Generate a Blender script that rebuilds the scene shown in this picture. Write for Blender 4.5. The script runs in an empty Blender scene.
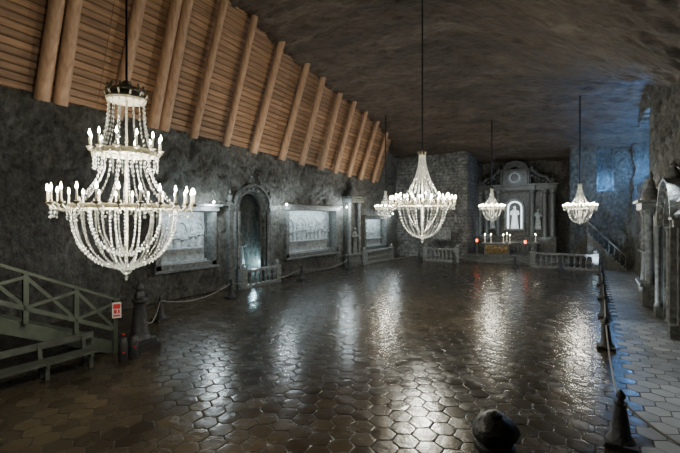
import bpy, math, random
from mathutils import Vector, noise, Matrix
random.seed(7)
C = bpy.context.scene.collection
PI = math.pi

# ------------------------------------------------------------------ materials
def new_mat(name):
    m = bpy.data.materials.new(name); m.use_nodes = True
    nt = m.node_tree
    return m, nt, nt.nodes['Principled BSDF']

def simple(name, col, rough=0.6, metal=0.0, var=0.15, scale=6.0, emis=None, es=0.0, trans=0.0, bump=0.0):
    m, nt, b = new_mat(name)
    n = nt.nodes.new('ShaderNodeTexNoise'); n.inputs['Scale'].default_value = scale; n.inputs['Detail'].default_value = 5
    tc = nt.nodes.new('ShaderNodeTexCoord'); nt.links.new(tc.outputs['Object'], n.inputs['Vector'])
    r = nt.nodes.new('ShaderNodeValToRGB')
    r.color_ramp.elements[0].position = .3; r.color_ramp.elements[1].position = .7
    r.color_ramp.elements[0].color = tuple(c*(1-var) for c in col)+(1,)
    r.color_ramp.elements[1].color = tuple(min(1, c*(1+var)) for c in col)+(1,)
    nt.links.new(n.outputs['Fac'], r.inputs['Fac']); nt.links.new(r.outputs['Color'], b.inputs['Base Color'])
    b.inputs['Roughness'].default_value = rough; b.inputs['Metallic'].default_value = metal
    b.inputs['Transmission Weight'].default_value = trans
    if emis:
        b.inputs['Emission Color'].default_value = tuple(emis)+(1,); b.inputs['Emission Strength'].default_value = es
    if bump:
        bp = nt.nodes.new('ShaderNodeBump'); bp.inputs['Strength'].default_value = bump; bp.inputs['Distance'].default_value = .05
        nt.links.new(n.outputs['Fac'], bp.inputs['Height']); nt.links.new(bp.outputs['Normal'], b.inputs['Normal'])
    return m

def rock(name, c1, c2, c3, stretch=(1, 1, 1), scale=.5, rough=.75, bump=.6, brick=False, spec=.4, chisel=(1, 1, 1), mixf=.9, rot=(.25, 0, .3), n2s=3.4):
    m, nt, b = new_mat(name)
    tc = nt.nodes.new('ShaderNodeTexCoord'); mp = nt.nodes.new('ShaderNodeMapping')
    mp.inputs['Scale'].default_value = stretch
    nt.links.new(tc.outputs['Object'], mp.inputs['Vector'])
    n1 = nt.nodes.new('ShaderNodeTexNoise'); n1.inputs['Scale'].default_value = scale; n1.inputs['Detail'].default_value = 12; n1.inputs['Roughness'].default_value = .68
    n1.inputs['Distortion'].default_value = .3
    nt.links.new(mp.outputs['Vector'], n1.inputs['Vector'])
    r = nt.nodes.new('ShaderNodeValToRGB'); e = r.color_ramp.elements
    e[0].position = .32; e[0].color = c1+(1,); e[1].position = .70; e[1].color = c3+(1,)
    x = e.new(.52); x.color = c2+(1,)
    nt.links.new(n1.outputs['Fac'], r.inputs['Fac'])
    mp2 = nt.nodes.new('ShaderNodeMapping'); mp2.inputs['Scale'].default_value = chisel; mp2.inputs['Rotation'].default_value = rot
    nt.links.new(tc.outputs['Object'], mp2.inputs['Vector'])
    n2 = nt.nodes.new('ShaderNodeTexNoise'); n2.inputs['Scale'].default_value = n2s; n2.inputs['Detail'].default_value = 10; n2.inputs['Roughness'].default_value = .75
    nt.links.new(mp2.outputs['Vector'], n2.inputs['Vector'])
    r2 = nt.nodes.new('ShaderNodeValToRGB'); e = r2.color_ramp.elements
    e[0].position = .37; e[0].color = (.18, .18, .18, 1); e[1].position = .63; e[1].color = (.88, .88, .88, 1)
    nt.links.new(n2.outputs['Fac'], r2.inputs['Fac'])
    mx = nt.nodes.new('ShaderNodeMix'); mx.data_type = 'RGBA'; mx.blend_type = 'OVERLAY'; mx.inputs['Factor'].default_value = mixf
    nt.links.new(r.outputs['Color'], mx.inputs['A']); nt.links.new(r2.outputs['Color'], mx.inputs['B'])
    nt.links.new(mx.outputs['Result'], b.inputs['Base Color'])
    b.inputs['Roughness'].default_value = rough; b.inputs['Specular IOR Level'].default_value = spec
    bp = nt.nodes.new('ShaderNodeBump'); bp.inputs['Strength'].default_value = bump; bp.inputs['Distance'].default_value = .4
    nt.links.new(n2.outputs['Fac'], bp.inputs['Height'])
    last = bp
    if brick:
        mp2 = nt.nodes.new('ShaderNodeMapping'); mp2.inputs['Rotation'].default_value = (PI/2, 0, 0)
        nt.links.new(tc.outputs['Object'], mp2.inputs['Vector'])
        br = nt.nodes.new('ShaderNodeTexBrick'); br.inputs['Scale'].default_value = 1.0
        br.inputs['Brick Width'].default_value = .8; br.inputs['Row Height'].default_value = .35; br.inputs['Mortar Size'].default_value = .03
        br.inputs['Color1'].default_value = (1, 1, 1, 1); br.inputs['Color2'].default_value = (.55, .55, .55, 1); br.inputs['Mortar'].default_value = (.25, .25, .25, 1)
        nt.links.new(mp2.outputs['Vector'], br.inputs['Vector'])
        b2 = nt.nodes.new('ShaderNodeBump'); b2.inputs['Strength'].default_value = .9; b2.inputs['Distance'].default_value = .12
        nt.links.new(br.outputs['Color'], b2.inputs['Height']); nt.links.new(bp.outputs['Normal'], b2.inputs['Normal']); last = b2
        m2 = nt.nodes.new('ShaderNodeMix'); m2.data_type = 'RGBA'; m2.blend_type = 'MULTIPLY'; m2.inputs['Factor'].default_value = .6
        nt.links.new(mx.outputs['Result'], m2.inputs['A']); nt.links.new(br.outputs['Color'], m2.inputs['B'])
        nt.links.new(m2.outputs['Result'], b.inputs['Base Color'])
    nt.links.new(last.outputs['Normal'], b.inputs['Normal'])
    return m

M_wall = rock('rock_salt_wall', (.070, .069, .060), (.118, .117, .104), (.20, .198, .18), (1, 1, .6), .6, .5, 1.0, chisel=(1, 1, .65), mixf=.85, n2s=4.8)
M_back = rock('salt_brick_wall', (.085, .086, .082), (.15, .152, .145), (.24, .242, .23), (1, 1, 1), .5, .6, .5, brick=True)
M_ceil = rock('rock_salt_ceiling', (.032, .023, .016), (.068, .050, .036), (.125, .098, .074), (.45, 1.5, 1), .45, .5, .85, chisel=(.42, 1.5, 1), mixf=.85, rot=(0, 0, .45), n2s=3.0)
M_salt = simple('carved_salt', (.16, .168, .163), .5, var=.55, scale=5, bump=.9)
M_rel = simple('grey_relief_salt', (.24, .26, .262), .5, var=.45, scale=4, bump=.9)
M_saltm = simple('weathered_carved_salt', (.10, .105, .10), .5, var=.6, scale=5, bump=.9)
M_saltd = simple('dark_carved_salt', (.062, .065, .060), .45, var=.55, scale=5, bump=.9)
M_saltl = simple('pale_lit_salt', (.40, .44, .45), .5, var=.4, scale=3, bump=.8)
M_black = simple('dark_polished_salt', (.013, .013, .013), .55, var=.6, scale=9, bump=.7)
M_rope = simple('grey_rope', (.2, .19, .17), .9, scale=30)
M_metal = simple('cream_painted_metal', (.42, .39, .30), .4, .35)
M_cable = simple('black_cable', (.008, .008, .008), .6)
M_crys = simple('crystal_glass', (.98, 1, .95), .02, var=.01, trans=.985, emis=(1, .99, .80), es=.08)  # slight emission stands in for bulb light caught in the crystals
M_candle = simple('white_candle_tube', (.7, .66, .55), .5, emis=(1, .90, .65), es=.2)  # faint emission painted in for flame and bulb light on the tubes
M_bulb = simple('glowing_bulb', (1, 1, 1), .4, emis=(1, .89, .60), es=220)
M_green = simple('grey_green_painted_wood', (.052, .064, .046), .6, var=.35, scale=4)
M_bench = simple('worn_dark_wood', (.04, .045, .036), .55, var=.45, scale=4)
M_gold = simple('gilded_relief', (.18, .12, .05), .4, .3, var=.7, scale=6, bump=.6)
M_red = simple('red_votive_glass', (.7, .02, .01), .2, emis=(1, .15, .03), es=8)
M_redp = simple('red_paint', (.5, .02, .02), .4)
M_white = simple('white_sign_face', (.5, .5, .47), .5, var=.05)
M_gap = simple('gap_shade', (.06, .034, .018), .8)  # dark sheet behind the planks, painting the shade in their gaps

def wood(name, base, dark, plank):
    m, nt, b = new_mat(name)
    tc = nt.nodes.new('ShaderNodeTexCoord'); mp = nt.nodes.new('ShaderNodeMapping')
    mp.inputs['Scale'].default_value = (6, .5, 6) if plank else (5, 5, .6)
    nt.links.new(tc.outputs['Object'], mp.inputs['Vector'])
    n = nt.nodes.new('ShaderNodeTexNoise'); n.inputs['Scale'].default_value = 1.5; n.inputs['Detail'].default_value = 8
    nt.links.new(mp.outputs['Vector'], n.inputs['Vector'])
    r = nt.nodes.new('ShaderNodeValToRGB'); e = r.color_ramp.elements
    e[0].position = .3; e[0].color = dark+(1,); e[1].position = .65; e[1].color = base+(1,)
    nt.links.new(n.outputs['Fac'], r.inputs['Fac'])
    g = nt.nodes.new('ShaderNodeNewGeometry'); mr = nt.nodes.new('ShaderNodeMapRange')
    mr.inputs['To Min'].default_value = .7; mr.inputs['To Max'].default_value = 1.15
    nt.links.new(g.outputs['Random Per Island'], mr.inputs['Value'])
    hv = nt.nodes.new('ShaderNodeHueSaturation'); nt.links.new(r.outputs['Color'], hv.inputs['Color']); nt.links.new(mr.outputs['Result'], hv.inputs['Value'])
    nt.links.new(hv.outputs['Color'], b.inputs['Base Color']); b.inputs['Roughness'].default_value = .6
    bp = nt.nodes.new('ShaderNodeBump'); bp.inputs['Strength'].default_value = .3; bp.inputs['Distance'].default_value = .03
    nt.links.new(n.outputs['Fac'], bp.inputs['Height']); nt.links.new(bp.outputs['Normal'], b.inputs['Normal'])
    return m
M_plank = wood('tan_brown_planks', (.33, .195, .105), (.18, .10, .052), True)
M_log = wood('peeled_log_wood', (.40, .255, .155), (.24, .14, .08), False)

def floor_mat(name, ca, cb, r0, r1):
    m, nt, b = new_mat(name)
    tc = nt.nodes.new('ShaderNodeTexCoord'); g = nt.nodes.new('ShaderNodeNewGeometry')
    n = nt.nodes.new('ShaderNodeTexNoise'); n.inputs['Scale'].default_value = .16; n.inputs['Detail'].default_value = 4
    nt.links.new(tc.outputs['Object'], n.inputs['Vector'])
    r = nt.nodes.new('ShaderNodeValToRGB'); e = r.color_ramp.elements
    e[0].position = .4; e[0].color = ca; e[1].position = .62; e[1].color = cb
    nt.links.new(n.outputs['Fac'], r.inputs['Fac'])
    mr = nt.nodes.new('ShaderNodeMapRange'); mr.inputs['To Min'].default_value = .6; mr.inputs['To Max'].default_value = 1.4
    nt.links.new(g.outputs['Random Per Island'], mr.inputs['Value'])
    hv = nt.nodes.new('ShaderNodeHueSaturation'); nt.links.new(r.outputs['Color'], hv.inputs['Color']); nt.links.new(mr.outputs['Result'], hv.inputs['Value'])
    nt.links.new(hv.outputs['Color'], b.inputs['Base Color'])
    n2 = nt.nodes.new('ShaderNodeTexNoise'); n2.inputs['Scale'].default_value = 1.6; n2.inputs['Detail'].default_value = 9; n2.inputs['Roughness'].default_value = .6
    nt.links.new(tc.outputs['Object'], n2.inputs['Vector'])
    m2 = nt.nodes.new('ShaderNodeMapRange'); m2.inputs['From Min'].default_value = .35; m2.inputs['From Max'].default_value = .65; m2.inputs['To Min'].default_value = r0; m2.inputs['To Max'].default_value = r1
    nt.links.new(n2.outputs['Fac'], m2.inputs['Value']); nt.links.new(m2.outputs['Result'], b.inputs['Roughness'])
    n3 = nt.nodes.new('ShaderNodeTexNoise'); n3.inputs['Scale'].default_value = 4.0; n3.inputs['Detail'].default_value = 4
    nt.links.new(tc.outputs['Object'], n3.inputs['Vector'])
    bp = nt.nodes.new('ShaderNodeBump'); bp.inputs['Strength'].default_value = .35; bp.inputs['Distance'].default_value = .035
    nt.links.new(n3.outputs['Fac'], bp.inputs['Height']); nt.links.new(bp.outputs['Normal'], b.inputs['Normal'])
    b.inputs['Specular IOR Level'].default_value = .45
    return m
M_floor = floor_mat('hex_salt_tiles', (.021, .018, .013, 1), (.046, .034, .019, 1), .17, .30)
M_walk = floor_mat('walkway_hex_tiles', (.10, .103, .10, 1), (.16, .16, .15, 1), .4, .6)  # greyer walkway tiles, colour also lightened to mimic bright lighting
M_joint = simple('dark_tile_joint', (.008, .008, .007), .8)

# ------------------------------------------------------------------ mesh builder
class MB:
    def __init__(s): s.v = []; s.f = []
    def add(s, vs, fs):
        o = len(s.v); s.v += [tuple(p) for p in vs]; s.f += [tuple(i+o for i in f) for f in fs]; return s
    def box(s, c, d, rot=None):
        x, y, z = d[0]/2, d[1]/2, d[2]/2
        vs = [Vector(p) for p in [(-x,-y,-z),(x,-y,-z),(x,y,-z),(-x,y,-z),(-x,-y,z),(x,-y,z),(x,y,z),(-x,y,z)]]
        if rot is not None: vs = [rot @ p for p in vs]
        vs = [p+Vector(c) for p in vs]
        return s.add(vs, [(0,3,2,1),(4,5,6,7),(0,1,5,4),(1,2,6,5),(2,3,7,6),(3,0,4,7)])
    def beam(s, a, b, w, h):
        a, b = Vector(a), Vector(b); d = b-a; L = d.length
        q = d.to_track_quat('X', 'Z').to_matrix()
        return s.box((a+b)/2, (L, w, h), q)
    def cyl(s, a, b, r1, r2=None, n=10):
        r2 = r1 if r2 is None else r2
        a, b = Vector(a), Vector(b); q = (b-a).to_track_quat('Z', 'Y').to_matrix()
        vs = []
        for p, r in ((a, r1), (b, r2)):
            for i in range(n):
                t = 2*PI*i/n; vs.append(p + q @ Vector((r*math.cos(t), r*math.sin(t), 0)))
        fs = [(i, (i+1) % n, n+(i+1) % n, n+i) for i in range(n)] + [tuple(range(n-1, -1, -1)), tuple(range(n, 2*n))]
        return s.add(vs, fs)
    def tube(s, pts, r, n=6):
        for a, b in zip(pts[:-1], pts[1:]): s.cyl(a, b, r, r, n)
        return s
    def lathe(s, prof, c=(0, 0, 0), n=16, sx=1, sy=1):
        vs = []; m = len(prof)
        for r, z in prof:
            for i in range(n):
                t = 2*PI*i/n; vs.append((c[0]+r*math.cos(t)*sx, c[1]+r*math.sin(t)*sy, c[2]+z))
        fs = []
        for j in range(m-1):
            for i in range(n):
                fs.append((j*n+i, j*n+(i+1) % n, (j+1)*n+(i+1) % n, (j+1)*n+i))
        fs.append(tuple(range(n-1, -1, -1))); fs.append(tuple((m-1)*n+i for i in range(n)))
        return s.add(vs, fs)
    def ball(s, c, r, n=10, m=6, sz=1):
        return s.lathe([(max(.001, r*math.sin(PI*j/m)), -r*sz*math.cos(PI*j/m)) for j in range(m+1)], c, n)
    def octa(s, c, r, h):
        x, y, z = c
        return s.add([(x+r,y,z),(x,y+r,z),(x-r,y,z),(x,y-r,z),(x,y,z+h),(x,y,z-h)],
                     [(0,1,4),(1,2,4),(2,3,4),(3,0,4),(1,0,5),(2,1,5),(3,2,5),(0,3,5)])
    def torus(s, R, r, z, n=32, m=6, flat=1.0):
        vs = []; fs = []
        for i in range(n):
            a = 2*PI*i/n
            for j in range(m):
                b = 2*PI*j/m; q = R+r*math.cos(b); vs.append((q*math.cos(a), q*math.sin(a), z+r*flat*math.sin(b)))
        for i in range(n):
            for j in range(m):
                fs.append((i*m+j, ((i+1) % n)*m+j, ((i+1) % n)*m+(j+1) % m, i*m+(j+1) % m))
        return s.add(vs, fs)
    def mesh(s, name, mat, smooth=False):
        me = bpy.data.meshes.new(name); me.from_pydata(s.v, [], s.f); me.validate()
        me.materials.append(mat)
        if smooth:
            me.polygons.foreach_set('use_smooth', [True]*len(me.polygons))
            try: me.set_sharp_from_angle(angle=math.radians(40))
            except Exception: pass
        me.update(); return me

def obj(name, data, loc=(0, 0, 0), parent=None, rot=0, label=None, cat=None, group=None, kind=None, scale=None):
    o = bpy.data.objects.new(name, data); C.objects.link(o); o.location = loc; o.rotation_euler = (0, 0, rot)
    if parent: o.parent = parent
    if scale: o.scale = (scale,)*3
    if label: o['label'] = label
    if cat: o['category'] = cat
    if group: o['group'] = group
    if kind: o['kind'] = kind
    return o
def root(name, loc, label, cat, rot=0, group=None, scale=None):
    o = obj(name, None, loc, None, rot, label, cat, group, None, scale); o.empty_display_size = .2; return o

# ------------------------------------------------------------------ room shell
XL, XR, YB, YF = -19.0, 3.0, 42.0, -5.0
def ramp(y):
    k = [(-8, 17.5), (8, 17), (16, 16.0), (20, 15.2), (25, 14.5), (30, 13.9), (33, 13.5), (36, 12.7), (42, 11.4), (50, 10.9)]
    for (a, za), (b, zb) in zip(k[:-1], k[1:]):
        if y <= b: return za+(zb-za)*max(0, (y-a))/(b-a)
    return k[-1][1]
def sstep(t): t = max(0, min(1, t)); return t*t*(3-2*t)
def ceil_z(x, y):
    z = ramp(y)
    t = (x+7)/10
    if t > 0: z -= 5.4*(t-.15+.15*math.exp(-t/.15))*1.12*(1-.85*sstep((y-19)/14))
    return z
def fbm(x, y, z, o=4): return noise.fractal(Vector((x, y, z)), 1.0, 2.0, o)
def grid(name, fn, nu, nv, mat, smooth=True):
    b = MB()
    for i in range(nu+1):
        for j in range(nv+1): b.v.append(fn(i/nu, j/nv))
    for i in range(nu):
        for j in range(nv):
            a = i*(nv+1)+j; b.f.append((a, a+nv+1, a+nv+2, a+1))
    me = b.mesh(name, mat, False); me.polygons.foreach_set('use_smooth', [smooth]*len(me.polygons))
    return obj(name, me, kind='structure')

PORT = (18.5, 1.15, 5.0)   # centre y, half width, spring height
def lw_depth(y, z):
    d = 0
    dy = y-PORT[0]
    if abs(dy) < PORT[1] and (z < PORT[2] or dy*dy+(z-PORT[2])**2 < PORT[1]**2): d = 1.6
    for (a, b, z0, z1) in ((12.0, 15.3, 1.9, 4.8), (22.2, 28.6, 1.7, 5.0), (34.0, 38.6, 1.5, 4.3)):
        if a < y < b and z0 < z < z1: d = .55
    return d
def lw(u, v):
    y = YF+u*(YB+7-YF); z = -.1+v*18
    d = lw_depth(y, z)
    n = fbm(y*.35, z*.5, 3)*.35 + fbm(y*1.6, z*1.6, 9)*.15 + fbm(y*4, z*3, 9)*.10
    if z < 5.5: n *= .5
    if d: n = 0
    return (XL-d-abs(n)*.9+.05, y, z)
grid('wall_left', lw, 480, 160, M_wall)
def rw(u, v):
    y = YF+u*(YB+8-YF); z = -.1+v*16
    d = 0
    dy = y-20.6
    if abs(dy) < 1.3 and (z < 4.2 or dy*dy+(z-4.2)**2 < 1.69): d = 1.4
    if 30.5+.5*fbm(z, 1, 3) < y < 41 and 7.0+.3*fbm(y, 1, 2) < z < 11.4+.4*fbm(y, z, 4): d = 1.2
    n = fbm(y*.4, z*.4, 33)*.5+fbm(y*1.5, z*1.5, 19)*.25+fbm(y*4, z*3, 9)*.12
    return (XR+d+abs(n)*.9, y, z)
grid('wall_right', rw, 360, 130, M_wall)
def cw(u, v):
    x = -23+u*30; y = YF-1+v*56
    c, s_ = math.cos(.45), math.sin(.45)
    a, b_ = x*c+y*s_, -x*s_+y*c
    n = fbm(x*.2, y*.25, 5)*.22+fbm(a*.4, b_*1.5, 7)*.22+fbm(a*1.2, b_*3.4, 7)*.12
    return (x, y, ceil_z(x, y)+n*.8)
grid('ceiling', cw, 240, 380, M_ceil)
RX0, RX1, RY = -10.9, -1.6, 49.0
def bw(x0, x1, y, z1, seed, niche=None):
    def f(u, v):
        x = x0+u*(x1-x0); z = -.1+v*z1
        d = 0
        if niche and niche[0] < x < niche[1] and niche[2] < z < niche[3]+.3*fbm(x*2, 1, 1): d = 1.3
        return (x, y+d+.35*abs(fbm(x*.5, z*.5, seed))+.18*abs(fbm(x*2, z*2, seed)), z)
    return f
grid('wall_back_left', bw(XL-2, RX0, YB, 14, 51), 60, 60, M_back)
grid('wall_back_right', bw(RX1, XR+4, YB, 17, 61, (.6, 1.7, 7.0, 10.4)), 100, 110, M_wall)
grid('wall_chancel', bw(RX0-.6, RX1+.6, RY, 14, 71), 60, 60, M_wall)
def side(x, s):
    def f(u, v):
        y = YB+u*(RY-YB+.4); z = -.1+v*14
        return (x+s*.2*abs(fbm(y*.6, z*.5, 80)), y, z)
    return f
grid('wall_chancel_left', side(RX0, -1), 30, 50, M_back)
grid('wall_chancel_right', side(RX1, 1), 30, 50, M_wall)
grid('wall_front', lambda u, v: (-23+u*30, YF, -.1+v*18.5), 10, 10, M_wall)

# hexagonal tile floor, one mesh
fb = MB(); mi = []; sm_ = []
R = .28; W = R*math.sqrt(3)
gy = int((YB+8-YF)/(1.5*R))
for j in range(gy):
    y = YF+j*1.5*R
    x = XL-.8+(W/2 if j % 2 else 0)
    while x < XR+1.6:
        ph = [PI/6+PI/3*k for k in range(6)]
        tx, ty = random.gauss(0, .006), random.gauss(0, .006); h = random.gauss(0, .001)
        jx, jy = random.uniform(-.005, .005), random.uniform(-.005, .005); kr = [random.uniform(.985, 1.012) for _ in ph]
        def P(rr, z, i):
            a = ph[i]; px, py = rr*kr[i]*math.cos(a), rr*kr[i]*math.sin(a)
            return (x+jx+px, y+jy+py, z+h+px*tx+py*ty)
        I = range(6)
        vs = [P(R*.80, .0, i) for i in I] + [P(R*.92, -.0006, i) for i in I] + [P(R*.962, -.0018, i) for i in I] + [P(R*.98, -.009, i) for i in I]
        fs = [tuple(I)]
        for q in range(3): fs += [(q*6+k, q*6+6+k, q*6+6+(k+1) % 6, q*6+(k+1) % 6) for k in I]
        fb.add(vs, fs)
        mm = 2 if x > 1.0 else 0
        mi += [mm]*13+[1]*6; sm_ += [True]*13+[False]*6
        x += W
fb.add([(XL-2, YF, -.008), (XR+2, YF, -.008), (XR+2, YB+8, -.008), (XL-2, YB+8, -.008)], [(0, 1, 2, 3)]); mi.append(1); sm_.append(False)
fme = fb.mesh('floor', M_floor); fme.materials.append(M_joint); fme.materials.append(M_walk)
fme.polygons.foreach_set('material_index', mi); fme.polygons.foreach_set('use_smooth', sm_); fme.update()
obj('floor', fme, kind='structure')

# chancel platform + steps
pb = MB()
for i in range(3):
    pb.box(((RX0+RX1)/2, (40.2+i*.45+RY)/2, .12+i*.24), (RX1-RX0-.02-(0), RY-40.2-i*.45, .24))
obj('trim_1', pb.mesh('chancel_steps', M_saltd), kind='structure')

# ------------------------------------------------------------------ wood cladding + logs
SL = .34; XB = -18.75
def bot_z(y): return 9.15-(y-7)*.04
wb = MB()
y0, y1 = -3, 37.2
ZT = 10.5
s = 0
while s < ZT:
    h = .26
    for a, b in ((y0, 9.0), (9.0, 20.5), (20.5, 29.0), (29.0, y1)):
        vs = []
        for yy in (a+.01, b-.01):
            zb = bot_z(yy)+.3
            for ss, off in ((s+.005, 0), (s+.03, .06), (s+h-.02, .06), (s+h, 0)):
                vs.append((XB-.28+SL*ss+off, yy, zb+ss))
        wb.add(vs, [(0, 4, 5, 1), (1, 5, 6, 2), (2, 6, 7, 3), (0, 1, 2, 3), (7, 6, 5, 4)])
    s += h+.03
wb.add([(XB-.3, y0, bot_z(y0)+.25), (XB-.3, y1, bot_z(y1)+.25), (XB-.3+SL*ZT, y1, bot_z(y1)+.25+ZT), (XB-.3+SL*ZT, y0, bot_z(y0)+.25+ZT)], [(0, 1, 2, 3)])
wme = wb.mesh('plank_cladding', M_plank); wme.materials.append(M_gap); wme.polygons[len(wme.polygons)-1].material_index = 1
obj('trim_2', wme, kind='structure')

LY = [2.2, 4.6, 6.75, 7.4, 9.7, 11.5, 12.1, 13.9, 16.2, 18.5, 21.3, 23.6, 26.1, 28.2, 30.5, 32.6, 35.2]
for y in LY:
    zb = bot_z(y)
    Lz = 1
    while Lz < 10 and zb+Lz < ceil_z(XB+SL*Lz, y)-.1: Lz += .1
    Lz += .15
    r = random.uniform(.20, .26)
    b = MB(); n = 12; segs = 8
    top = Vector((SL*Lz, random.uniform(-.15, .2), Lz))
    q = top.to_track_quat('Z', 'Y').to_matrix()
    vs = []
    for i in range(segs+1):
        p = top*i/segs
        rr = r*(1.08-.16*i/segs)
        for kk in range(n):
            t = 2*PI*kk/n; w = 1+.07*noise.noise(Vector((kk, i*.8, y)))
            vs.append(p+q @ Vector((rr*w*math.cos(t), rr*w*math.sin(t), 0)))
    fs = [(i*n+kk, i*n+(kk+1) % n, (i+1)*n+(kk+1) % n, (i+1)*n+kk) for i in range(segs) for kk in range(n)]
    fs += [tuple(range(n-1, -1, -1)), tuple(segs*n+kk for kk in range(n))]
    b.add(vs, fs)
    obj('timber_log', b.mesh('timber_log', M_log, True), (XB+.12, y, zb), label='round peeled timber log propped against tan plank cladding', cat='log', group='roof support logs')

# ------------------------------------------------------------------ chandeliers
cache = {}
def strand(pts, r, step):
    b = MB(); pts = [Vector(p) for p in pts]
    for a, c in zip(pts[:-1], pts[1:]):
        L = (c-a).length; n = max(1, round(L/step))
        for i in range(n):
            p = a+(c-a)*(i+.5)/n
            b.octa(p, r*random.uniform(.6, 1.2), min(step*.48, r*1.5))
    b.tube(pts, .003, 3)
    return b
def arcpts(f, n): return [f(i/n) for i in range(n+1)]

def chand_meshes(style):
    if style in cache: return cache[style]
    d = {}
    big = style == 'A'
    hr = 1.4 if big else 1.6
    RR = .98 if big else 1.07
    RA = 1.30 if big else 1.45
    br, st = {'A': (.028, .08), 'B': (.032, .11), 'C': (.046, .18)}[style]
    b = MB(); b.torus(RR, .03, hr, 40, 6, 1.6)
    for i in range(8):
        a = 2*PI*i/8; b.cyl((0, 0, hr), (RR*math.cos(a), RR*math.sin(a), hr), .015, n=5)
    d['ring'] = b.mesh('ring', M_metal, True)
    if big:
        b = MB(); b.torus(.54, .035, 2.5, 32, 6, 1.8)
        for i in range(6):
            a = 2*PI*i/6; b.cyl((0, 0, 2.5), (.5*math.cos(a), .5*math.sin(a), 2.5), .012, n=5)
        d['uring'] = b.mesh('upper_ring', M_metal, True)
    b = MB(); top = 3.9 if big else 4.0
    b.cyl((0, 0, .2), (0, 0, top), .022, n=8)
    d['stem'] = b.mesh('central_stem', M_metal, True)
    b = MB()
    if big:
        b.torus(.34, .035, 3.60, 24, 6, 1.5); b.torus(.29, .03, 3.76, 24, 5, 1.3); b.lathe([(.33, 3.58), (.28, 3.72), (.16, 3.8), (.08, 3.95), (.02, 4.0)], n=16)
        for i in range(12):
            a = 2*PI*i/12; ca, sa = math.cos(a), math.sin(a)
            b.tube([(.34*ca, .34*sa, 3.60), (.40*ca, .40*sa, 3.70), (.33*ca, .33*sa, 3.82)], .018, 5); b.ball((.33*ca, .33*sa, 3.85), .035, 6, 4)
    else:
        b.lathe([(.13, 3.82), (.15, 3.88), (.09, 3.95), (.05, 4.05), (.02, 4.1)], n=12)
        for i in range(8):
            a = 2*PI*i/8; b.tube([(.13*math.cos(a), .13*math.sin(a), 3.85), (.22*math.cos(a), .22*math.sin(a), 3.95), (.16*math.cos(a), .16*math.sin(a), 4.02)], .015, 5)
    d['crown'] = b.mesh('crown', M_metal, True)
    def arm(r0, r1, z):
        b = MB()
        b.tube([(r0, 0, z), (r0+(r1-r0)*.35, 0, z-.09), (r0+(r1-r0)*.75, 0, z-.07), (r1, 0, z+.02)], .015, 6)
        b.lathe([(.02, .0), (.06, .03), (.07, .05), (.025, .055), (.025, .09)], (r1, 0, z+.01), 10)
        return b.mesh('arm', M_metal, True)
    def candle(r1, z): return MB().cyl((r1, 0, z+.09), (r1, 0, z+.28), .017, .015, 8).mesh('candle', M_candle, True)
    kb = {'A': .8, 'B': 1.0, 'C': 1.3}[style]
    def bulb(r1, z): return MB().lathe([(.012*kb, 0), (.028*kb, .035), (.023*kb, .065), (.010*kb, .09), (.002, .12)], (r1, 0, z+.28), 8).mesh('bulb', M_bulb, True)
    d['arms'] = [(arm(RR, RA, hr), candle(RA, hr), bulb(RA, hr), 24 if style != 'C' else 16, 0)]
    if big: d['arms'].append((arm(.54, .65, 2.5), candle(.65, 2.5), bulb(.65, 2.5), 12, .1))
    else: d['arms'].append((arm(1.0, 1.17, hr+.12), candle(1.17, hr+.12), bulb(1.17, hr+.12), 12, .13))
    S = []
    ns = 20 if style != 'C' else 14
    if big:
        S.append((strand(arcpts(lambda t: (.33+(.52-.33)*t**2.6, 0, 3.58-1.08*t), 6), br*.85, st), 16))
        S.append((strand(arcpts(lambda t: (.42+(RR-.42)*t**2.4, 0, 2.5-1.1*t), 6), br, st), 18))
        S.append((strand([(.58, 0, 2.5), (.58, 0, 2.12)], br, st), 20))
    else:
        S.append((strand(arcpts(lambda t: (.13+(RR-.13)*t**2.0, 0, 3.85-(3.85-hr)*t), 8), br, st), ns))
        S.append((strand(arcpts(lambda t: (.10+.5*t**2.0, 0, 3.4-(3.4-hr)*t), 5), br, st), 6))
    if big:
        S.append((strand(arcpts(lambda t: (RR*.97*max(.12, (1-t**2.6)**.5), 0, hr-(hr-.14)*t), 10), br, st), 24))
        S.append((strand(arcpts(lambda t: (RR*.68*max(.1, (1-t**2.4)**.5), 0, hr-(hr-.40)*t), 7), br, st), 12))
    else:
        S.append((strand(arcpts(lambda t: (RR*math.cos(t*PI/2*.93), 0, hr-(hr-.12)*math.sin(t*PI/2)**1.1), 8), br, st), ns))
        S.append((strand(arcpts(lambda t: (RR*.66*math.cos(t*PI/2*.9), 0, hr-(hr-.35)*t), 5), br, st), 8))
    nf = 24 if style != 'C' else 16
    aa = 2*PI/nf
    rf = RA-.04
    if style != 'A' or True:
        S.append((strand([(rf*math.cos(aa*t), rf*math.sin(aa*t), hr-.02-.20*math.sin(PI*t)) for t in (0, .25, .5, .75, 1)]+[], br*.7, st*.9), nf if not big else 12))
        S.append((strand([(rf, 0, hr), (rf, 0, hr-.25)], br*.9, st), nf if not big else 12))
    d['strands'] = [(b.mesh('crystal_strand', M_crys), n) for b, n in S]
    b = MB(); b.ball((0, 0, .12), .11, 10, 6); b.octa((0, 0, -.05), .05, .08)
    d['pend'] = b.mesh('pendant', M_crys)
    cache[style] = d
    return d

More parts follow.
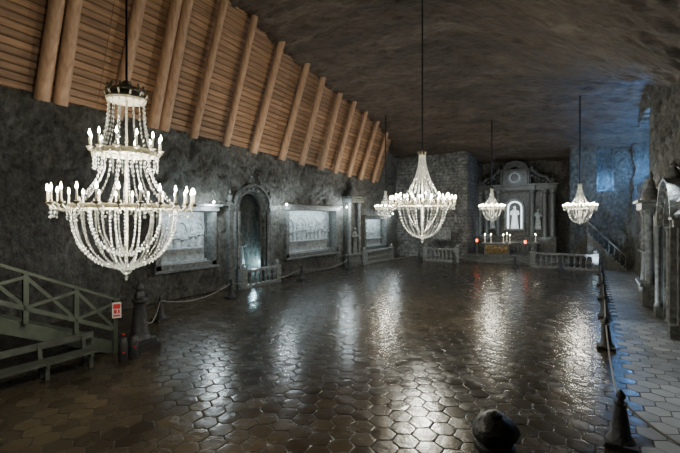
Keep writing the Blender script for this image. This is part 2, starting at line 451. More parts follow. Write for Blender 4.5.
def chandelier(style, loc, scale, label, P, ceilz):
    d = chand_meshes(style)
    r = root('chandelier', loc, label, 'chandelier', rot=random.random(), scale=scale, group='crystal chandeliers of the hall')
    obj('ring', d['ring'], parent=r); obj('central_stem', d['stem'], parent=r); obj('crown', d['crown'], parent=r); obj('pendant', d['pend'], parent=r)
    if 'uring' in d: obj('upper_ring', d['uring'], parent=r)
    top = 3.9
    zc = (ceilz-loc[2])/scale
    obj('cable', MB().cyl((0, 0, top), (0, 0, zc+.6), (.022 if style == 'A' else .03 if style == 'B' else .05)/scale, n=6).mesh('cable', M_cable), parent=r)
    obj('ceiling_rose', MB().lathe([(.16, zc-.08), (.12, zc+.25), (.05, zc+.4)], n=12).mesh('ceiling_rose', M_cable, True), parent=r)
    for am, ca, bu, n, ph in d['arms']:
        for i in range(n):
            a = obj('arm', am, parent=r, rot=ph+2*PI*i/n)
            obj('candle', ca, parent=a); obj('bulb', bu, parent=a)
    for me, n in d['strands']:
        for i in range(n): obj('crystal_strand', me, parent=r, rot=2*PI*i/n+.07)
    hr = (1.4 if style == 'A' else 1.6)
    for dz, f in ((hr+.55, .6), (hr-.45, .4)):
        L = bpy.data.lights.new('chandelier_light', 'POINT'); L.energy = P*f; L.color = (1, .96, .83); L.shadow_soft_size = .42*scale
        lo = bpy.data.objects.new('chandelier_light', L); C.objects.link(lo); lo.location = (loc[0], loc[1], loc[2]+dz*scale)

def cz(x, y): return ceil_z(x, y)+.1
CH = [('A', (-8.0, 4.37, 3.23), 1.0, 'large two-tier crystal chandelier with candle bulbs and ornate crown', 1300),
      ('B', (-6.4, 16.9, 3.4), 1.0, 'bell-shaped crystal chandelier with lit candle bulbs over tiled floor', 2200),
      ('C', (-7.2, 35.7, 4.1), .72, 'small crystal chandelier hanging before the altar', 750),
      ('C', (-.6, 32.5, 3.95), .72, 'small crystal chandelier hanging beside the stone side wall', 750),
      ('C', (-15.5, 31.8, 4.2), .66, 'small crystal chandelier hanging near the timbered wall', 500)]
for st, loc, sc, lab, P in CH: chandelier(st, loc, sc, lab, P, cz(loc[0], loc[1]))

# ------------------------------------------------------------------ stanchions
sb = MB()
sb.box((0, 0, .05), (.54, .54, .10))
sb.lathe([(.25, .10), (.22, .16), (.17, .22), (.13, .5), (.09, .76), (.12, .79), (.12, .82), (.06, .85), (.05, .88)], n=12)
sm = sb.mesh('post', M_black, True)
hm = MB().lathe([(.04, .87), (.085, .93), (.07, 1.0), (.01, 1.08)], n=12).mesh('pointed_finial', M_black, True)
def stanchion(x, y, lab='dark carved salt stanchion with pointed top holding a rope'):
    r = root('stanchion', (x, y, 0), lab, 'stanchion', group='rope barrier stanchions')
    obj('post', sm, parent=r); obj('pointed_finial', hm, parent=r)
def rope(a, b, sag=.35):
    a, b = Vector((a[0], a[1], .80)), Vector((b[0], b[1], .80))
    dd = (b-a).normalized()*.11; a += dd; b -= dd
    pts = [a.lerp(b, t/12)-Vector((0, 0, sag*4*(t/12)*(1-t/12))) for t in range(13)]
    obj('barrier_rope', MB().tube(pts, .022, 6).mesh('barrier_rope', M_rope, True), label='thin grey rope sagging between two dark stanchions', cat='rope', group='barrier ropes')
LS = [(-15.6, 9.97), (-16.6, 14.8), (-17.2, 21.8), (-17.5, 28.6)]
RS = [(.5, 9.3), (.45, 15.9), (.55, 20.8), (.6, 25.4), (.65, 30.6), (.7, 36.2)]
FS = [(-14.5, 37.4), (-10.9, 37.3), (-5.55, 37.2), (-2.1, 37.6)]
for p in LS+RS+FS: stanchion(*p)
for S in (LS, RS, FS):
    for a, b in zip(S[:-1], S[1:]): rope(a, b)
rope((-12.9, 7.7), LS[0]); rope(RS[0], (2.6, 7.9), .3); rope(LS[-1], FS[0], .3)

# big posts
bb = MB()
bb.box((0, 0, .12), (.95, .95, .24)); bb.box((0, 0, .3), (.78, .78, .14))
bb.lathe([(.36, .36), (.32, .45), (.27, .6), (.22, 1.1), (.18, 1.5), (.20, 1.56), (.24, 1.6), (.24, 1.66), (.17, 1.7)], n=16)
bpm = bb.mesh('post_body', M_black, True)
h_ = MB().lathe([(.17, 1.66), (.22, 1.70), (.26, 1.75), (.27, 1.81), (.26, 1.87), (.22, 1.93), (.16, 1.97), (.10, 1.99), (.09, 2.02), (.01, 2.05)], n=24)
h_.v = [(x*(1+.16*noise.noise(Vector((x*6, y*6, z*6)))), y*(1+.16*noise.noise(Vector((x*6, y*6, z*6+5)))), z) for x, y, z in h_.v]
hb = h_.mesh('post_head', M_black, True)
hb2 = MB().lathe([(.15, 1.68), (.17, 1.78), (.14, 1.88), (.10, 1.94), (.14, 2.02), (.12, 2.12), (.02, 2.22)], n=14).mesh('post_head', M_black, True)
for x, y, hh in ((-12.75, 7.4, hb2), (-.98, 5.02, hb)):
    r = root('bollard_post', (x, y, 0), 'tall dark carved salt post with bulbous head' if hh is hb else 'tall dark tapered salt post with small finial beside stair', 'post', group='tall salt posts')
    obj('post_body', bpm, parent=r); obj('post_head', hh, parent=r)

# ------------------------------------------------------------------ wooden stair railing, stair, bench, sign
def rz(y): return 1.72+(6.75-y)*.48       # rail top height
X0 = -13.05
r = root('stair_railing', (X0, 6.75, 0), 'grey-green painted wooden stair railing with crossed braces', 'railing')
def L(p): return (p[0]-X0, p[1]-6.75, p[2])
ps = [6.75, 5.6, 4.35, 3.1, 1.85]
for y in ps:
    z0 = 0 if y == 6.75 else rz(y)-1.35
    obj('railing_post', MB().box(L((X0, y, (z0+rz(y))/2)), (.12, .12, rz(y)-z0)).mesh('railing_post', M_green), parent=r)
obj('handrail', MB().beam(L((X0, 6.85, rz(6.85)+.03)), L((X0, 1.6, rz(1.6)+.03)), .16, .08).mesh('handrail', M_green), parent=r)
obj('lower_rail', MB().beam(L((X0+.02, 6.75, rz(6.75)-.95)), L((X0+.02, 1.6, rz(1.6)-.95)), .08, .12).mesh('lower_rail', M_green), parent=r)
for a, b in zip(ps[:-1], ps[1:]):
    m = MB(); m.beam(L((X0+.05, a, rz(a)-.08)), L((X0+.05, b, rz(b)-.92)), .05, .09); m.beam(L((X0-.02, a, rz(a)-.92)), L((X0-.02, b, rz(b)-.08)), .05, .09)
    obj('cross_brace', m.mesh('cross_brace', M_green), parent=r)
r = root('wooden_staircase', (-14.25, 6.5, 0), 'grey-green wooden staircase descending to tiled floor', 'staircase')
m = MB()
for yy in (-1.0, 1.0): m.beam((yy, .3, .12), (yy, -5.4, .12+5.7*.48), .08, .38)
obj('stringer', m.mesh('stringer', M_green), parent=r)
for i in range(14):
    obj('tread', MB().box((0, .1-i*.375, .18+i*.18), (2.0, .34, .05)).mesh('tread', M_bench), parent=r)
r = root('bench', (-12.5, 4, 0), 'long dark weathered wooden bench beside stair railing', 'bench')
obj('seat', MB().box((-.02, 0, .46), (.5, 4.0, .07)).mesh('seat', M_bench), parent=r)
obj('backrest', MB().box((-.36, 0, .84), (.06, 4.0, .18), Matrix.Rotation(-.1, 3, 'Y')).mesh('backrest', M_bench), parent=r)
for y in (-1.7, -.6, .6, 1.7):
    m = MB(); m.box((.15, y, .22), (.08, .1, .43)); m.beam((-.2, y, 0), (-.36, y, .9), .1, .08); m.box((0, y, .38), (.5, .08, .08))
    obj('leg', m.mesh('leg', M_bench), parent=r)
r = root('safety_sign', (-12.88, 6.72, 1.12), 'small white and red safety sign on railing post', 'sign')
q = Matrix.Rotation(-.55, 3, 'Z')
obj('sign_plate', MB().box((0.0, 0, .30), (.04, .26, .50), q).mesh('sign_plate', M_white), parent=r)
m = MB()
for dy, z, w, h in ((0, .43, .20, .15), (-.04, .26, .08, .12), (.06, .26, .05, .12), (0, .13, .20, .05)): m.box(q @ Vector((.025, dy, 0))+Vector((0, 0, z)), (.012, w, h), q)
obj('sign_mark', m.mesh('sign_mark', M_redp), parent=r)
r = root('fire_extinguisher', (-12.08, 6.5, 0), 'dark fire extinguisher pair with red details at stair foot', 'fire extinguisher')
m = MB(); m.lathe([(.11, 0), (.13, .05), (.13, .56), (.09, .68), (.04, .72), (.04, .8)], (0, 0, 0), 12); m.lathe([(.11, 0), (.13, .05), (.13, .56), (.09, .68), (.04, .72)], (.05, .30, 0), 12)
obj('cylinder', m.mesh('cylinder', M_black, True), parent=r)
m = MB(); m.box((0, 0, .82), (.10, .04, .035)); m.cyl((0.12, -.05, .3), (.14, -.06, .3), .03, n=10); m.cyl((.17, .27, .42), (.19, .26, .42), .03, n=10)
obj('valve_handle', m.mesh('valve_handle', M_redp), parent=r)

# ------------------------------------------------------------------ carved things
def figure(h):
    b = MB(); k = h/1.8
    b.lathe([(.30*k, 0), (.29*k, .1*k), (.24*k, .5*k), (.19*k, .95*k), (.2*k, 1.15*k), (.25*k, 1.4*k), (.17*k, 1.5*k), (.07*k, 1.54*k), (.065*k, 1.6*k)], n=14, sy=.75)
    b.ball((0, 0, 1.69*k), .105*k, 10, 8, 1.2)
    b.tube([(-.24*k, 0, 1.4*k), (-.3*k, -.05*k, 1.15*k), (-.06*k, -.25*k, 1.2*k)], .06*k, 7)
    b.tube([(.24*k, 0, 1.4*k), (.3*k, -.05*k, 1.15*k), (.06*k, -.25*k, 1.22*k)], .06*k, 7)
    for a in range(7):
        t = PI+PI*(a+.5)/7
        b.cyl((.27*k*math.cos(t), .2*k*math.sin(t), 0), (.16*k*math.cos(t), .12*k*math.sin(t), 1*k), .03*k, .012*k, 5)
    return b
def arch_solid(hw, spring, w, dep, n=20):
    b = MB(); inner = [(-hw, 0), (-hw, spring)] + [(-hw*math.cos(PI*i/n), spring+hw*math.sin(PI*i/n)) for i in range(1, n)] + [(hw, spring), (hw, 0)]
    H = hw+w
    outer = [(-H, 0), (-H, spring)] + [(-H*math.cos(PI*i/n), spring+H*math.sin(PI*i/n)) for i in range(1, n)] + [(H, spring), (H, 0)]
    m = len(inner); vs = []
    for x in (0, dep):
        vs += [(x, a, z) for a, z in inner]+[(x, a, z) for a, z in outer]
    fs = []
    for i in range(m-1):
        fs += [(i, i+1, m+i+1, m+i), (2*m+i, 3*m+i, 3*m+i+1, 2*m+i+1), (i, 2*m+i, 2*m+i+1, i+1), (m+i, m+i+1, 3*m+i+1, 3*m+i)]
    return b.add(vs, fs)

def portal(loc, hw, spring, label, rot=0, w=.35, mat=None, rich=False):
    mat = mat or M_salt
    r = root('arched_portal', loc, label, 'portal', rot=rot)
    obj('arch_surround', arch_solid(hw, spring, w, .45).mesh('arch_surround', mat), parent=r)
    obj('outer_moulding', arch_solid(hw+w, spring, .12, .65).mesh('outer_moulding', mat), parent=r)
    for s_ in (-1, 1):
        obj('base_block', MB().box((.35, s_*(hw+w+.2), .25), (.7, .6, .5)).mesh('base_block', mat), parent=r)
        obj('side_pilaster', MB().box((.25, s_*(hw+w+.28), .5+spring/2-.3), (.42, .34, spring-.6)).mesh('side_pilaster', mat), parent=r)
        obj('capital_block', MB().box((.3, s_*(hw+w+.25), spring), (.62, .6, .28)).box((.3, s_*(hw+w+.25), spring+.18), (.74, .74, .08)).mesh('capital_block', mat), parent=r)
        if rich:
            obj('colonnette', MB().lathe([(.16, .5), (.11, .62), (.10, spring-.35), (.17, spring-.16)], (.62, s_*(hw+.2), 0), 12).mesh('colonnette', mat, True), parent=r)
            obj('pinnacle', MB().lathe([(.22, 0), (.26, .12), (.13, .25), (.17, .5), (.2, .58), (.07, .75), (.1, .85), (.01, 1.05)], (.3, s_*(hw+w+.25), spring+.22), 8).mesh('pinnacle', mat), parent=r)
    if rich:
        obj('inner_moulding', arch_solid(hw-.14, spring, .14, .18).mesh('inner_moulding', mat), parent=r)
        rm = MB().ball((0, 0, 0), .11, 8, 5).mesh('rosette', mat, True)
        for i in range(9):
            a = PI*(i+.5)/9; obj('rosette', rm, (.48, -(hw+w/2)*math.cos(a), spring+(hw+w/2)*math.sin(a)), parent=r)
    m = MB(); m.lathe([(.05, -.1), (.25, .1), (.18, .3), (.1, .45), (.14, .55), (.02, .75)], (.3, 0, spring+hw+w+.1), 10)
    obj('keystone_finial', m.mesh('keystone_finial', mat, True), parent=r)
    return r
portal((XL-.15, 18.5, 0), 1.15, 5.0, 'tall round-arched portal carved into dark salt wall', mat=M_saltm, rich=True)
b = figure(2.5); o = obj('statue', b.mesh('statue', M_salt, True), (XL-.9, 18.5, .9), rot=PI/2, label='robed carved salt statue inside arched portal', cat='statue')
obj('pedestal', MB().box((0, 0, .4), (.9, 1.0, .8)).box((0, 0, .85), (1.0, 1.1, .1)).mesh('pedestal', M_saltd), (XL-.9, 18.5, 0), label='square salt pedestal under the robed statue', cat='pedestal')

def balustrade(p, q, h, n, label, mat=M_salt):
    p, q = Vector((p[0], p[1], 0)), Vector((q[0], q[1], 0)); L_ = (q-p).length; an = math.atan2(q.y-p.y, q.x-p.x)
    r = root('balustrade', p, label, 'balustrade', rot=an)
    obj('top_rail', MB().box((L_/2, 0, h-.08), (L_, .32, .16)).mesh('top_rail', mat), parent=r)
    obj('plinth', MB().box((L_/2, 0, .1), (L_, .36, .2)).mesh('plinth', mat), parent=r)
    k = h-.36
    bm_ = MB().lathe([(.09, 0), (.09, .05*k), (.05, .12*k), (.12, .35*k), (.10, .5*k), (.05, .75*k), (.09, .92*k), (.09, k)], n=10).mesh('baluster', mat, True)
    for i in range(n): obj('baluster', bm_, (L_*(i+.5)/n, 0, .2), parent=r)
    pm = MB().box((0, 0, h/2+.05), (.4, .4, h+.1)).lathe([(.1, h+.1), (.16, h+.2), (.14, h+.32), (.02, h+.42)], n=10).mesh('end_post', mat)
    for x in (0, L_): obj('end_post', pm, (x, 0, 0), parent=r)
balustrade((-18.1, 17.1), (-18.1, 20.2), 1.15, 7, 'carved grey salt balustrade before arched portal', M_salt)
balustrade((-17.9, 32.2), (-17.9, 38.2), 1.25, 15, 'carved grey salt balustrade below wall relief', M_salt)
balustrade((-14.3, 38.7), (-11.1, 38.7), 1.35, 8, 'grey salt balustrade beside chancel steps', M_salt)
balustrade((-4.3, 38.7), (.4, 38.7), 1.35, 11, 'dark grey salt balustrade enclosing the chancel', M_saltm)

def relief(y0, y1, z0, z1, n, label):
    yc = (y0+y1)/2; w = y1-y0; h = z1-z0
    r = root('wall_relief', (XL-.1, yc, z0), label, 'relief', group='carved wall reliefs')
    m = MB()
    for yy in (-w/2-.12, w/2+.12): m.box((.15, yy, h/2), (.5, .3, h+.5))
    m.box((.2, 0, h+.15), (.6, w+.8, .28)); m.box((.3, 0, h+.34), (.8, w+1.0, .1)); m.box((.15, 0, -.15), (.5, w+.6, .3)); m.box((.22, 0, -.34), (.65, w+.8, .12))
    obj('frame', m.mesh('frame', M_saltm), parent=r)
    m = MB(); m.box((-.40, 0, h/2), (.1, w-.06, h-.06))
    # vaulted room lines of the carved interior: shallow cornice and arches
    m.box((-.33, 0, h*.9), (.1, w*.9, .08))
    na = max(3, int(w/1.3))
    for i in range(na):
        a = arch_solid(w/na*.34, h*.22, .07, .06); m.add([(p[0]-.36, p[1]-w/2+w*(i+.5)/na, p[2]+h*.42) for p in a.v], a.f)
    # seated and standing figures in low relief behind a long table
    for i in range(n):
        yy = -w/2+w*(i+.7)/(n+.4); hh = h*random.uniform(.40, .50)
        f = figure(hh); zo = h*random.uniform(.14, .22)
        m.add([(-.32+(-p[1])*.45, yy+p[0]*1.0+.05*math.sin(p[2]*4+i), p[2]+zo) for p in f.v], f.f)
    m.box((-.2, 0, h*.27), (.34, w*.84, .08)); m.box((-.26, 0, h*.14), (.2, w*.78, h*.24))
    m.box((-.22, 0, .05), (.35, w*.96, .1))
    obj('carved_scene', m.mesh('carved_scene', M_rel), parent=r)
    ld = bpy.data.lights.new('relief_light', 'AREA'); ld.shape = 'RECTANGLE'; ld.size = w*.85; ld.size_y = .1; ld.energy = 26*w; ld.color = (.72, .90, 1)
    lo = bpy.data.objects.new('relief_light', ld); C.objects.link(lo); lo.location = (XL+.35, yc, z1-.06)
    q = Vector((-.5, 0, -1)).normalized(); zz = -q; xx = Vector((0, 1, 0)); yy2 = zz.cross(xx)
    lo.rotation_euler = Matrix((xx, yy2, zz)).transposed().to_euler()
relief(12.0, 15.3, 1.9, 4.8, 6, 'framed figurative salt relief lit from above')
relief(22.2, 28.6, 1.7, 5.0, 11, 'wide framed salt relief of seated figures at a table')
relief(34.0, 38.6, 1.5, 4.3, 8, 'framed pale salt relief beyond a niche column')

def shrine(loc, h, rot, label, mat=M_salt):
    r = root('wall_shrine', loc, label, 'shrine', rot=rot)
    m = MB(); m.box((.35, 0, .5), (.9, 2.3, 1.0)); m.box((.4, 0, 1.05), (1.0, 2.5, .14)); obj('plinth', m.mesh('plinth', mat), parent=r)
    for s_ in (-.85, .85):
        m = MB().lathe([(.22, 1.1), (.17, 1.25), (.15, h*.7), (.17, h*.72), (.25, h*.76)], (.5, s_, 0), 12); obj('column', m.mesh('column', mat, True), parent=r)
    m = MB(); m.box((.4, 0, h*.79), (.9, 2.4, .35)); m.box((.45, 0, h*.83), (1.1, 2.7, .12)); obj('cornice', m.mesh('cornice', mat), parent=r)
    m = MB(); m.lathe([(.9, 0), (.75, .4), (.35, .7), (.3, .95), (.12, 1.1), (.18, 1.3), (.02, 1.6)], (.35, 0, h*.84), 14, sx=.5); obj('finial', m.mesh('finial', mat, True), parent=r)
    m = MB(); m.box((.05, 0, h*.44), (.2, 2.2, h*.68)); obj('back_slab', m.mesh('back_slab', M_saltd), parent=r)
    f = figure(2.4); obj('statue_figure', MB().add([(.5-p[1], p[0], p[2]+1.12) for p in f.v], f.f).mesh('statue_figure', mat, True), parent=r)
shrine((XL+.1, 31.2, 0), 7.6, 0, 'tall carved salt shrine with columns and statue', M_saltm)

portal((XR+.15, 20.6, 0), 1.3, 4.2, 'ornate arched salt portal with pinnacles in side wall', rot=PI, w=.4, mat=M_saltm, rich=True)
shrine((XR, 25.6, 0), 6.3, PI, 'carved salt column shrine with statue on side wall', M_saltm)
f = figure(2.0); obj('statue', f.mesh('statue', M_salt, True), (XR+.9, 20.6, .9), rot=-PI/2, label='robed statue standing within side wall arch', cat='statue')
obj('pedestal', MB().box((0, 0, .4), (.8, .9, .8)).box((0, 0, .85), (.9, 1.0, .1)).mesh('pedestal', M_saltd), (XR+.9, 20.6, 0), label='square salt pedestal inside side wall arch', cat='pedestal')

r = root('stone_staircase', (2.6, 40.9, 0), 'dark stone staircase with handrail rising along rear wall', 'staircase')
m = MB()
for i in range(14): m.box((-.1-i*.2, .2, (.22*(i+1))/2), (.2, 1.4, .22*(i+1)))
obj('steps', m.mesh('steps', M_saltd), parent=r)
m = MB(); m.beam((0, -.55, 1.1), (-2.8, -.55, 4.1), .08, .08)
for i in range(8): m.cyl((-.1-i*.38, -.5, i*.4), (-.1-i*.38, -.55, 1.15+i*.4), .03, n=6)
obj('handrail', m.mesh('handrail', M_saltm), parent=r)

# ------------------------------------------------------------------ wall lamps beside reliefs
wl = MB(); wl.cyl((-.45, 0, 0), (0, 0, .06), .02, n=6); wl.lathe([(.06, .02), (.1, .08), (.05, .12)], (0, 0, 0), 10)
wlm = wl.mesh('bracket', M_black, True); wb_ = MB().ball((0, 0, -.03), .055, 10, 6).mesh('bulb', M_bulb, True)
for (y, z, e) in ((15.0, 5.35, 360), (21.4, 5.4, 260), (29.6, 5.4, 320), (39.2, 4.9, 160)):
    r = root('wall_lamp', (XL+.75, y, z), 'small bracket lamp lighting the salt wall', 'lamp', group='small wall lamps')
    obj('bracket', wlm, parent=r); obj('bulb', wb_, parent=r)
    ld = bpy.data.lights.new('wall_lamp_light', 'POINT'); ld.energy = e; ld.color = (.76, .92, 1); ld.shadow_soft_size = .12
    lo = bpy.data.objects.new('wall_lamp_light', ld); C.objects.link(lo); lo.location = (XL+.85, y, z-.15)

# ------------------------------------------------------------------ main altar
AX, AY, AZ = -7.1, 47.4, .72
MA = simple('altar_salt', (.052, .055, .053), .45, var=.8, scale=5, bump=.9)
r = root('main_altar', (AX, AY, AZ), 'large dark carved salt altarpiece with columns and crowned pediment', 'altar')
m = MB(); m.box((0, .2, .75), (8.2, 1.2, 1.5)); m.box((0, .15, 1.55), (8.5, 1.4, .15)); obj('base', m.mesh('base', MA), parent=r)
m = MB(); m.box((0, .6, 4.2), (8.0, .3, 5.4))
for x in (-2.6, 2.6):
    a = arch_solid(.5, 2.0, .14, .3); m.add([(x+p[1], .48-p[0], p[2]+2.6) for p in a.v], a.f)
    m.box((x, .4, 6.0), (1.0, .14, .6))
for x in (-1.2, 1.2):
    for z in (2.2, 3.4, 4.6, 5.8): m.box((x, .42, z), (.4, .12, .8))
obj('back_wall_panel', m.mesh('back_wall_panel', MA), parent=r)
cm = MB().lathe([(.34, 0), (.34, .2), (.26, .3), (.24, 2.3), (.21, 4.5), (.28, 4.62), (.2, 4.7), (.38, 5.1), (.38, 5.2)], n=14).mesh('column', M_saltm, True)
for x in (-3.75, -3.0, -1.75, 1.75, 3.0, 3.75): obj('column', cm, (x, -.1, 1.62), parent=r)
m = MB(); m.box((0, .2, 7.0), (8.3, 1.0, .5)); m.box((0, .1, 7.32), (8.7, 1.3, .16))
for x in (-3.5, -1.75, 1.75, 3.5): m.box((x, -.25, 7.02), (1.0 if abs(x) > 2 else .7, .6, .52)); m.box((x, -.3, 7.33), (1.2 if abs(x) > 2 else .9, .8, .18))
for i in range(20): m.box((-3.9+i*.41, -.36, 6.8), (.2, .12, .16))
obj('entablature', m.mesh('entablature', MA), parent=r)
m = MB(); m.box((0, .3, 8.2), (3.2, .7, 1.6)); m.box((0, .2, 9.05), (3.8, .9, .16))
for x in (-1.4, 1.4): m.lathe([(.2, 7.4), (.14, 7.6), (.14, 8.8), (.22, 9.0)], (x, -.1, 0), 10)
a = arch_solid(.45, 0, .9, .6); m.add([(p[1], .1+p[0], p[2]*.75+9.1) for p in a.v], a.f)
for s_ in (-1, 1):
    m.tube([(s_*3.6, .1, 7.5), (s_*3.1, .1, 8.2), (s_*2.5, .1, 8.3), (s_*2.1, .1, 8.7), (s_*1.6, .1, 9.1)], .22, 8)
    m.lathe([(.2, 0), (.32, .25), (.28, .55), (.1, .75), (.16, .9), (.02, 1.2)], (s_*3.75, .1, 7.4), 10); m.lathe([(.2, 0), (.26, .2), (.1, .5), (.02, .7)], (s_*1.7, .1, 9.1), 10)
    for i in range(5): m.ball((s_*(3.2-.35*i), -.05, 7.55+.2*i), .2, 8, 5)
obj('pediment', m.mesh('pediment', MA), parent=r)
m = MB()
n = 24
for i in range(n):
    a0, a1 = 2*PI*i/n, 2*PI*(i+1)/n
    m.cyl((.5*math.cos(a0), -.15, 8.2+.5*math.sin(a0)), (.5*math.cos(a1), -.15, 8.2+.5*math.sin(a1)), .08, n=6)
    m.cyl((.57*math.cos(a0), -.12, 8.2+.57*math.sin(a0)), (.8*math.cos(a0), -.08, 8.2+.8*math.sin(a0)), .04, .01, 5)
obj('ray_medallion', m.mesh('ray_medallion', M_saltl), parent=r)
a = arch_solid(.8, 2.3, .22, .5); m = MB().add([(p[1], .1-p[0], p[2]+2.5) for p in a.v], a.f); m.box((0, -.1, 2.4), (2.2, .7, .2))
obj('niche_arch', m.mesh('niche_arch', M_salt), parent=r)
M_glow = simple('glowing_salt', (.8, .85, .85), .5, emis=(.82, .95, 1), es=3.0)  # emission stands in for lamplight on the niche arch
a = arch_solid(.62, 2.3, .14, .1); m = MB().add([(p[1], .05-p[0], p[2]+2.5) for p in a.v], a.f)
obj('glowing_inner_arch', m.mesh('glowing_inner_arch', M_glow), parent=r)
obj('niche_back', MB().box((0, .44, 4.0), (1.6, .06, 3.0)).mesh('niche_back', MA), parent=r)
obj('statue_ledge', MB().box((-2.35, -.1, 2.45), (.8, .6, .2)).mesh('statue_ledge', MA), parent=r)
obj('statue_ledge', MB().box((2.35, -.1, 2.45), (.8, .6, .2)).mesh('statue_ledge', MA), parent=r)
M_st = simple('white_glowing_salt', (.75, .79, .8), .45, var=.1, emis=(.9, .97, 1), es=.6)  # white salt with a glow painted in for niche light on the statue
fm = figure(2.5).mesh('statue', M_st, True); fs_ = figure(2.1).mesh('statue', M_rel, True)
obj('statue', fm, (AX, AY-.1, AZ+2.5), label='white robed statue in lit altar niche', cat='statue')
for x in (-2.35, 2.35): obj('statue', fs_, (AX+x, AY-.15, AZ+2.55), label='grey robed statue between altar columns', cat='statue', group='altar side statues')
def table(x, y, w, label, front):
    r = root('altar_table', (x, y, .72), label, 'altar table')
    obj('table_top', MB().box((0, 0, 1.1), (w, 1.0, .14)).mesh('table_top', M_salt), parent=r)
    m = MB(); m.box((0, .05, .52), (w*.86, .8, 1.04)); obj('body', m.mesh('body', M_saltd), parent=r)
    m = MB(); m.box((0, -.37, .52), (w*.8, .06, .8))
    for i in range(7): m.lathe([(.1, .2), (.14, .5), (.06, .75), (.09, .82), (.02, .92)], (-w*.35+w*.7*i/6, -.4, 0), 8)
    obj('front_relief', m.mesh('front_relief', front), parent=r)
table(-8.0, 42.3, 2.8, 'salt altar table with gilded figured front', M_gold)
table(-6.2, 45.4, 3.6, 'dark salt altar table before altarpiece', M_saltd)
cs = MB().lathe([(.14, 0), (.05, .06), (.03, .3), (.07, .36), (.03, .4)], n=8).cyl((0, 0, .4), (0, 0, .75), .03).mesh('candlestick', M_candle)
fl = MB().lathe([(.01, .75), (.02, .8), (.002, .9)], n=6).mesh('flame', M_bulb)
for x, y in ((-9.2, 42.3), (-8.6, 42.3), (-7.4, 42.3), (-6.8, 42.3), (-7.6, 45.4), (-4.8, 45.4)):
    q = root('candlestick', (x, y, .72+1.17), 'lit candle on a small holder on altar table', 'candle', group='altar candles'); obj('holder', cs, parent=q); obj('flame', fl, parent=q)
vm = MB().lathe([(.08, 0), (.11, .12), (.11, .26), (.08, .3)], n=10).mesh('votive_lamp', M_red)
pm = MB().lathe([(.3, 0), (.12, .1), (.09, 1.1), (.2, 1.2)], n=10).mesh('lamp_stand', M_saltd, True)
for x, y in ((-5.3, 41.6), (-9.9, 41.8)):
    q = root('votive_lamp', (x, y, .72), 'red glowing votive lamp on slim stand', 'lamp', group='votive lamps'); obj('lamp_stand', pm, parent=q); obj('red_glass', vm, (0, 0, 1.2), parent=q)
r = root('salt_pulpit', (-13.2, 40.6, 0), 'dark carved salt pulpit beside chancel', 'pulpit')
obj('shaft', MB().lathe([(.7, 0), (.6, .2), (.35, .5), (.3, 1.4), (.75, 2.0)], n=12).mesh('shaft', M_saltd, True), parent=r)
obj('basket', MB().lathe([(.75, 2.0), (.95, 2.2), (.95, 3.2), (1.05, 3.3), (1.05, 3.4)], n=8).mesh('basket', M_salt), parent=r)

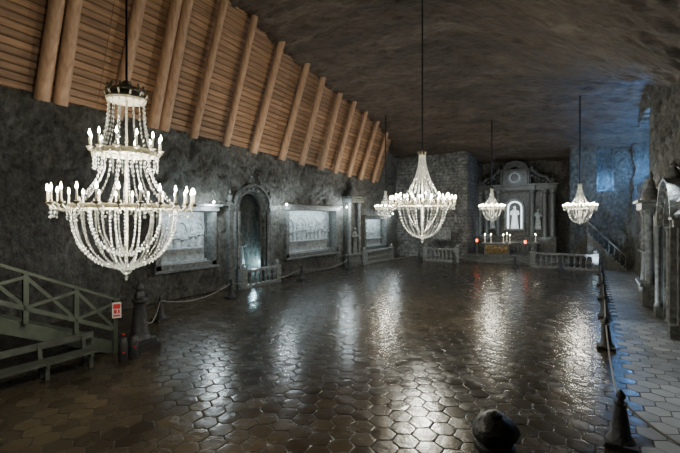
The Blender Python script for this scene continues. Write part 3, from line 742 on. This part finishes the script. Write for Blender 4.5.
# ------------------------------------------------------------------ lights
def spot(name, loc, tgt, energy, col, ang=60, rad=.2):
    ld = bpy.data.lights.new(name, 'SPOT'); ld.energy = energy; ld.color = col; ld.spot_size = math.radians(ang); ld.spot_blend = .6; ld.shadow_soft_size = rad
    o = bpy.data.objects.new(name, ld); C.objects.link(o); o.location = loc
    o.rotation_euler = (Vector(tgt)-Vector(loc)).to_track_quat('-Z', 'Y').to_euler()
def point(name, loc, energy, col, rad=.15):
    ld = bpy.data.lights.new(name, 'POINT'); ld.energy = energy; ld.color = col; ld.shadow_soft_size = rad
    o = bpy.data.objects.new(name, ld); C.objects.link(o); o.location = loc
spot('altar_spot', (-6.6, 40.5, 9.5), (-6.6, 47.6, 5), 700, (.76, .89, 1), 75)
spot('niche_spot', (AX, AY-2.2, 2.2), (AX, AY, 5), 240, (.85, .95, 1), 40)
for x in (-3.0, 3.0): spot('altar_uplight', (AX+x, AY-1.4, 1.2), (AX+x, AY, 7), 240, (.72, .88, 1), 80)
point('blue_recess_light', (3.4, 39.8, 8.4), 600, (.14, .42, 1))
point('blue_recess_light', (3.5, 34.0, 8.2), 750, (.16, .45, 1))
point('blue_recess_light', (1.1, 42.4, 7.6), 320, (.14, .42, 1), .08)
spot('side_wall_spot', (.9, 21.5, .4), (3.2, 22.2, 4), 420, (.82, .93, 1), 120)
spot('side_wall_spot', (.9, 26.0, .4), (3.2, 25.6, 5), 350, (.82, .93, 1), 120)
point('side_arch_fill', (XR+1.0, 21.6, .4), 50, (.75, .9, 1), .1)  # added soft fill that keeps the arch opening from going black
spot('side_wall_spot', (2.0, 28.6, .5), (3.3, 34, 8), 1400, (.66, .85, 1), 90)
spot('side_wall_spot', (.2, 37.5, .4), (1.8, 42.3, 6.5), 1000, (.62, .83, 1), 75)
spot('walkway_spot', (2.3, 19.5, 6.3), (2.0, 17.0, 0), 1000, (.84, .93, 1), 75)
spot('walkway_spot', (2.3, 12.5, 6.3), (2.2, 11.0, 0), 600, (.84, .93, 1), 60)
spot('walkway_spot', (2.4, 27, 6.3), (2.0, 26, 0), 900, (.78, .9, 1), 75)
point('portal_light', (XL-.4, 19.35, 1.3), 150, (.50, .84, .98), .1)
for y, e in ((8, 380), (18, 560), (28, 560)):
    spot('timber_spot', (-14.5, y, 6.3), (-17, y+1.5, 13), e, (1, .88, .68), 110, .3)
w = bpy.data.worlds.new('dim'); bpy.context.scene.world = w; w.use_nodes = True
w.node_tree.nodes['Background'].inputs['Color'].default_value = (.05, .055, .06, 1); w.node_tree.nodes['Background'].inputs['Strength'].default_value = .1

# ------------------------------------------------------------------ camera
cam = bpy.data.cameras.new('camera'); cam.lens = 390/680*36; cam.sensor_width = 36; cam.shift_y = -8.5/680; cam.clip_end = 200
co = bpy.data.objects.new('camera', cam); C.objects.link(co); co.location = (0, 0, 4.4); co.rotation_euler = (PI/2, 0, math.atan(250/390))
bpy.context.scene.camera = co
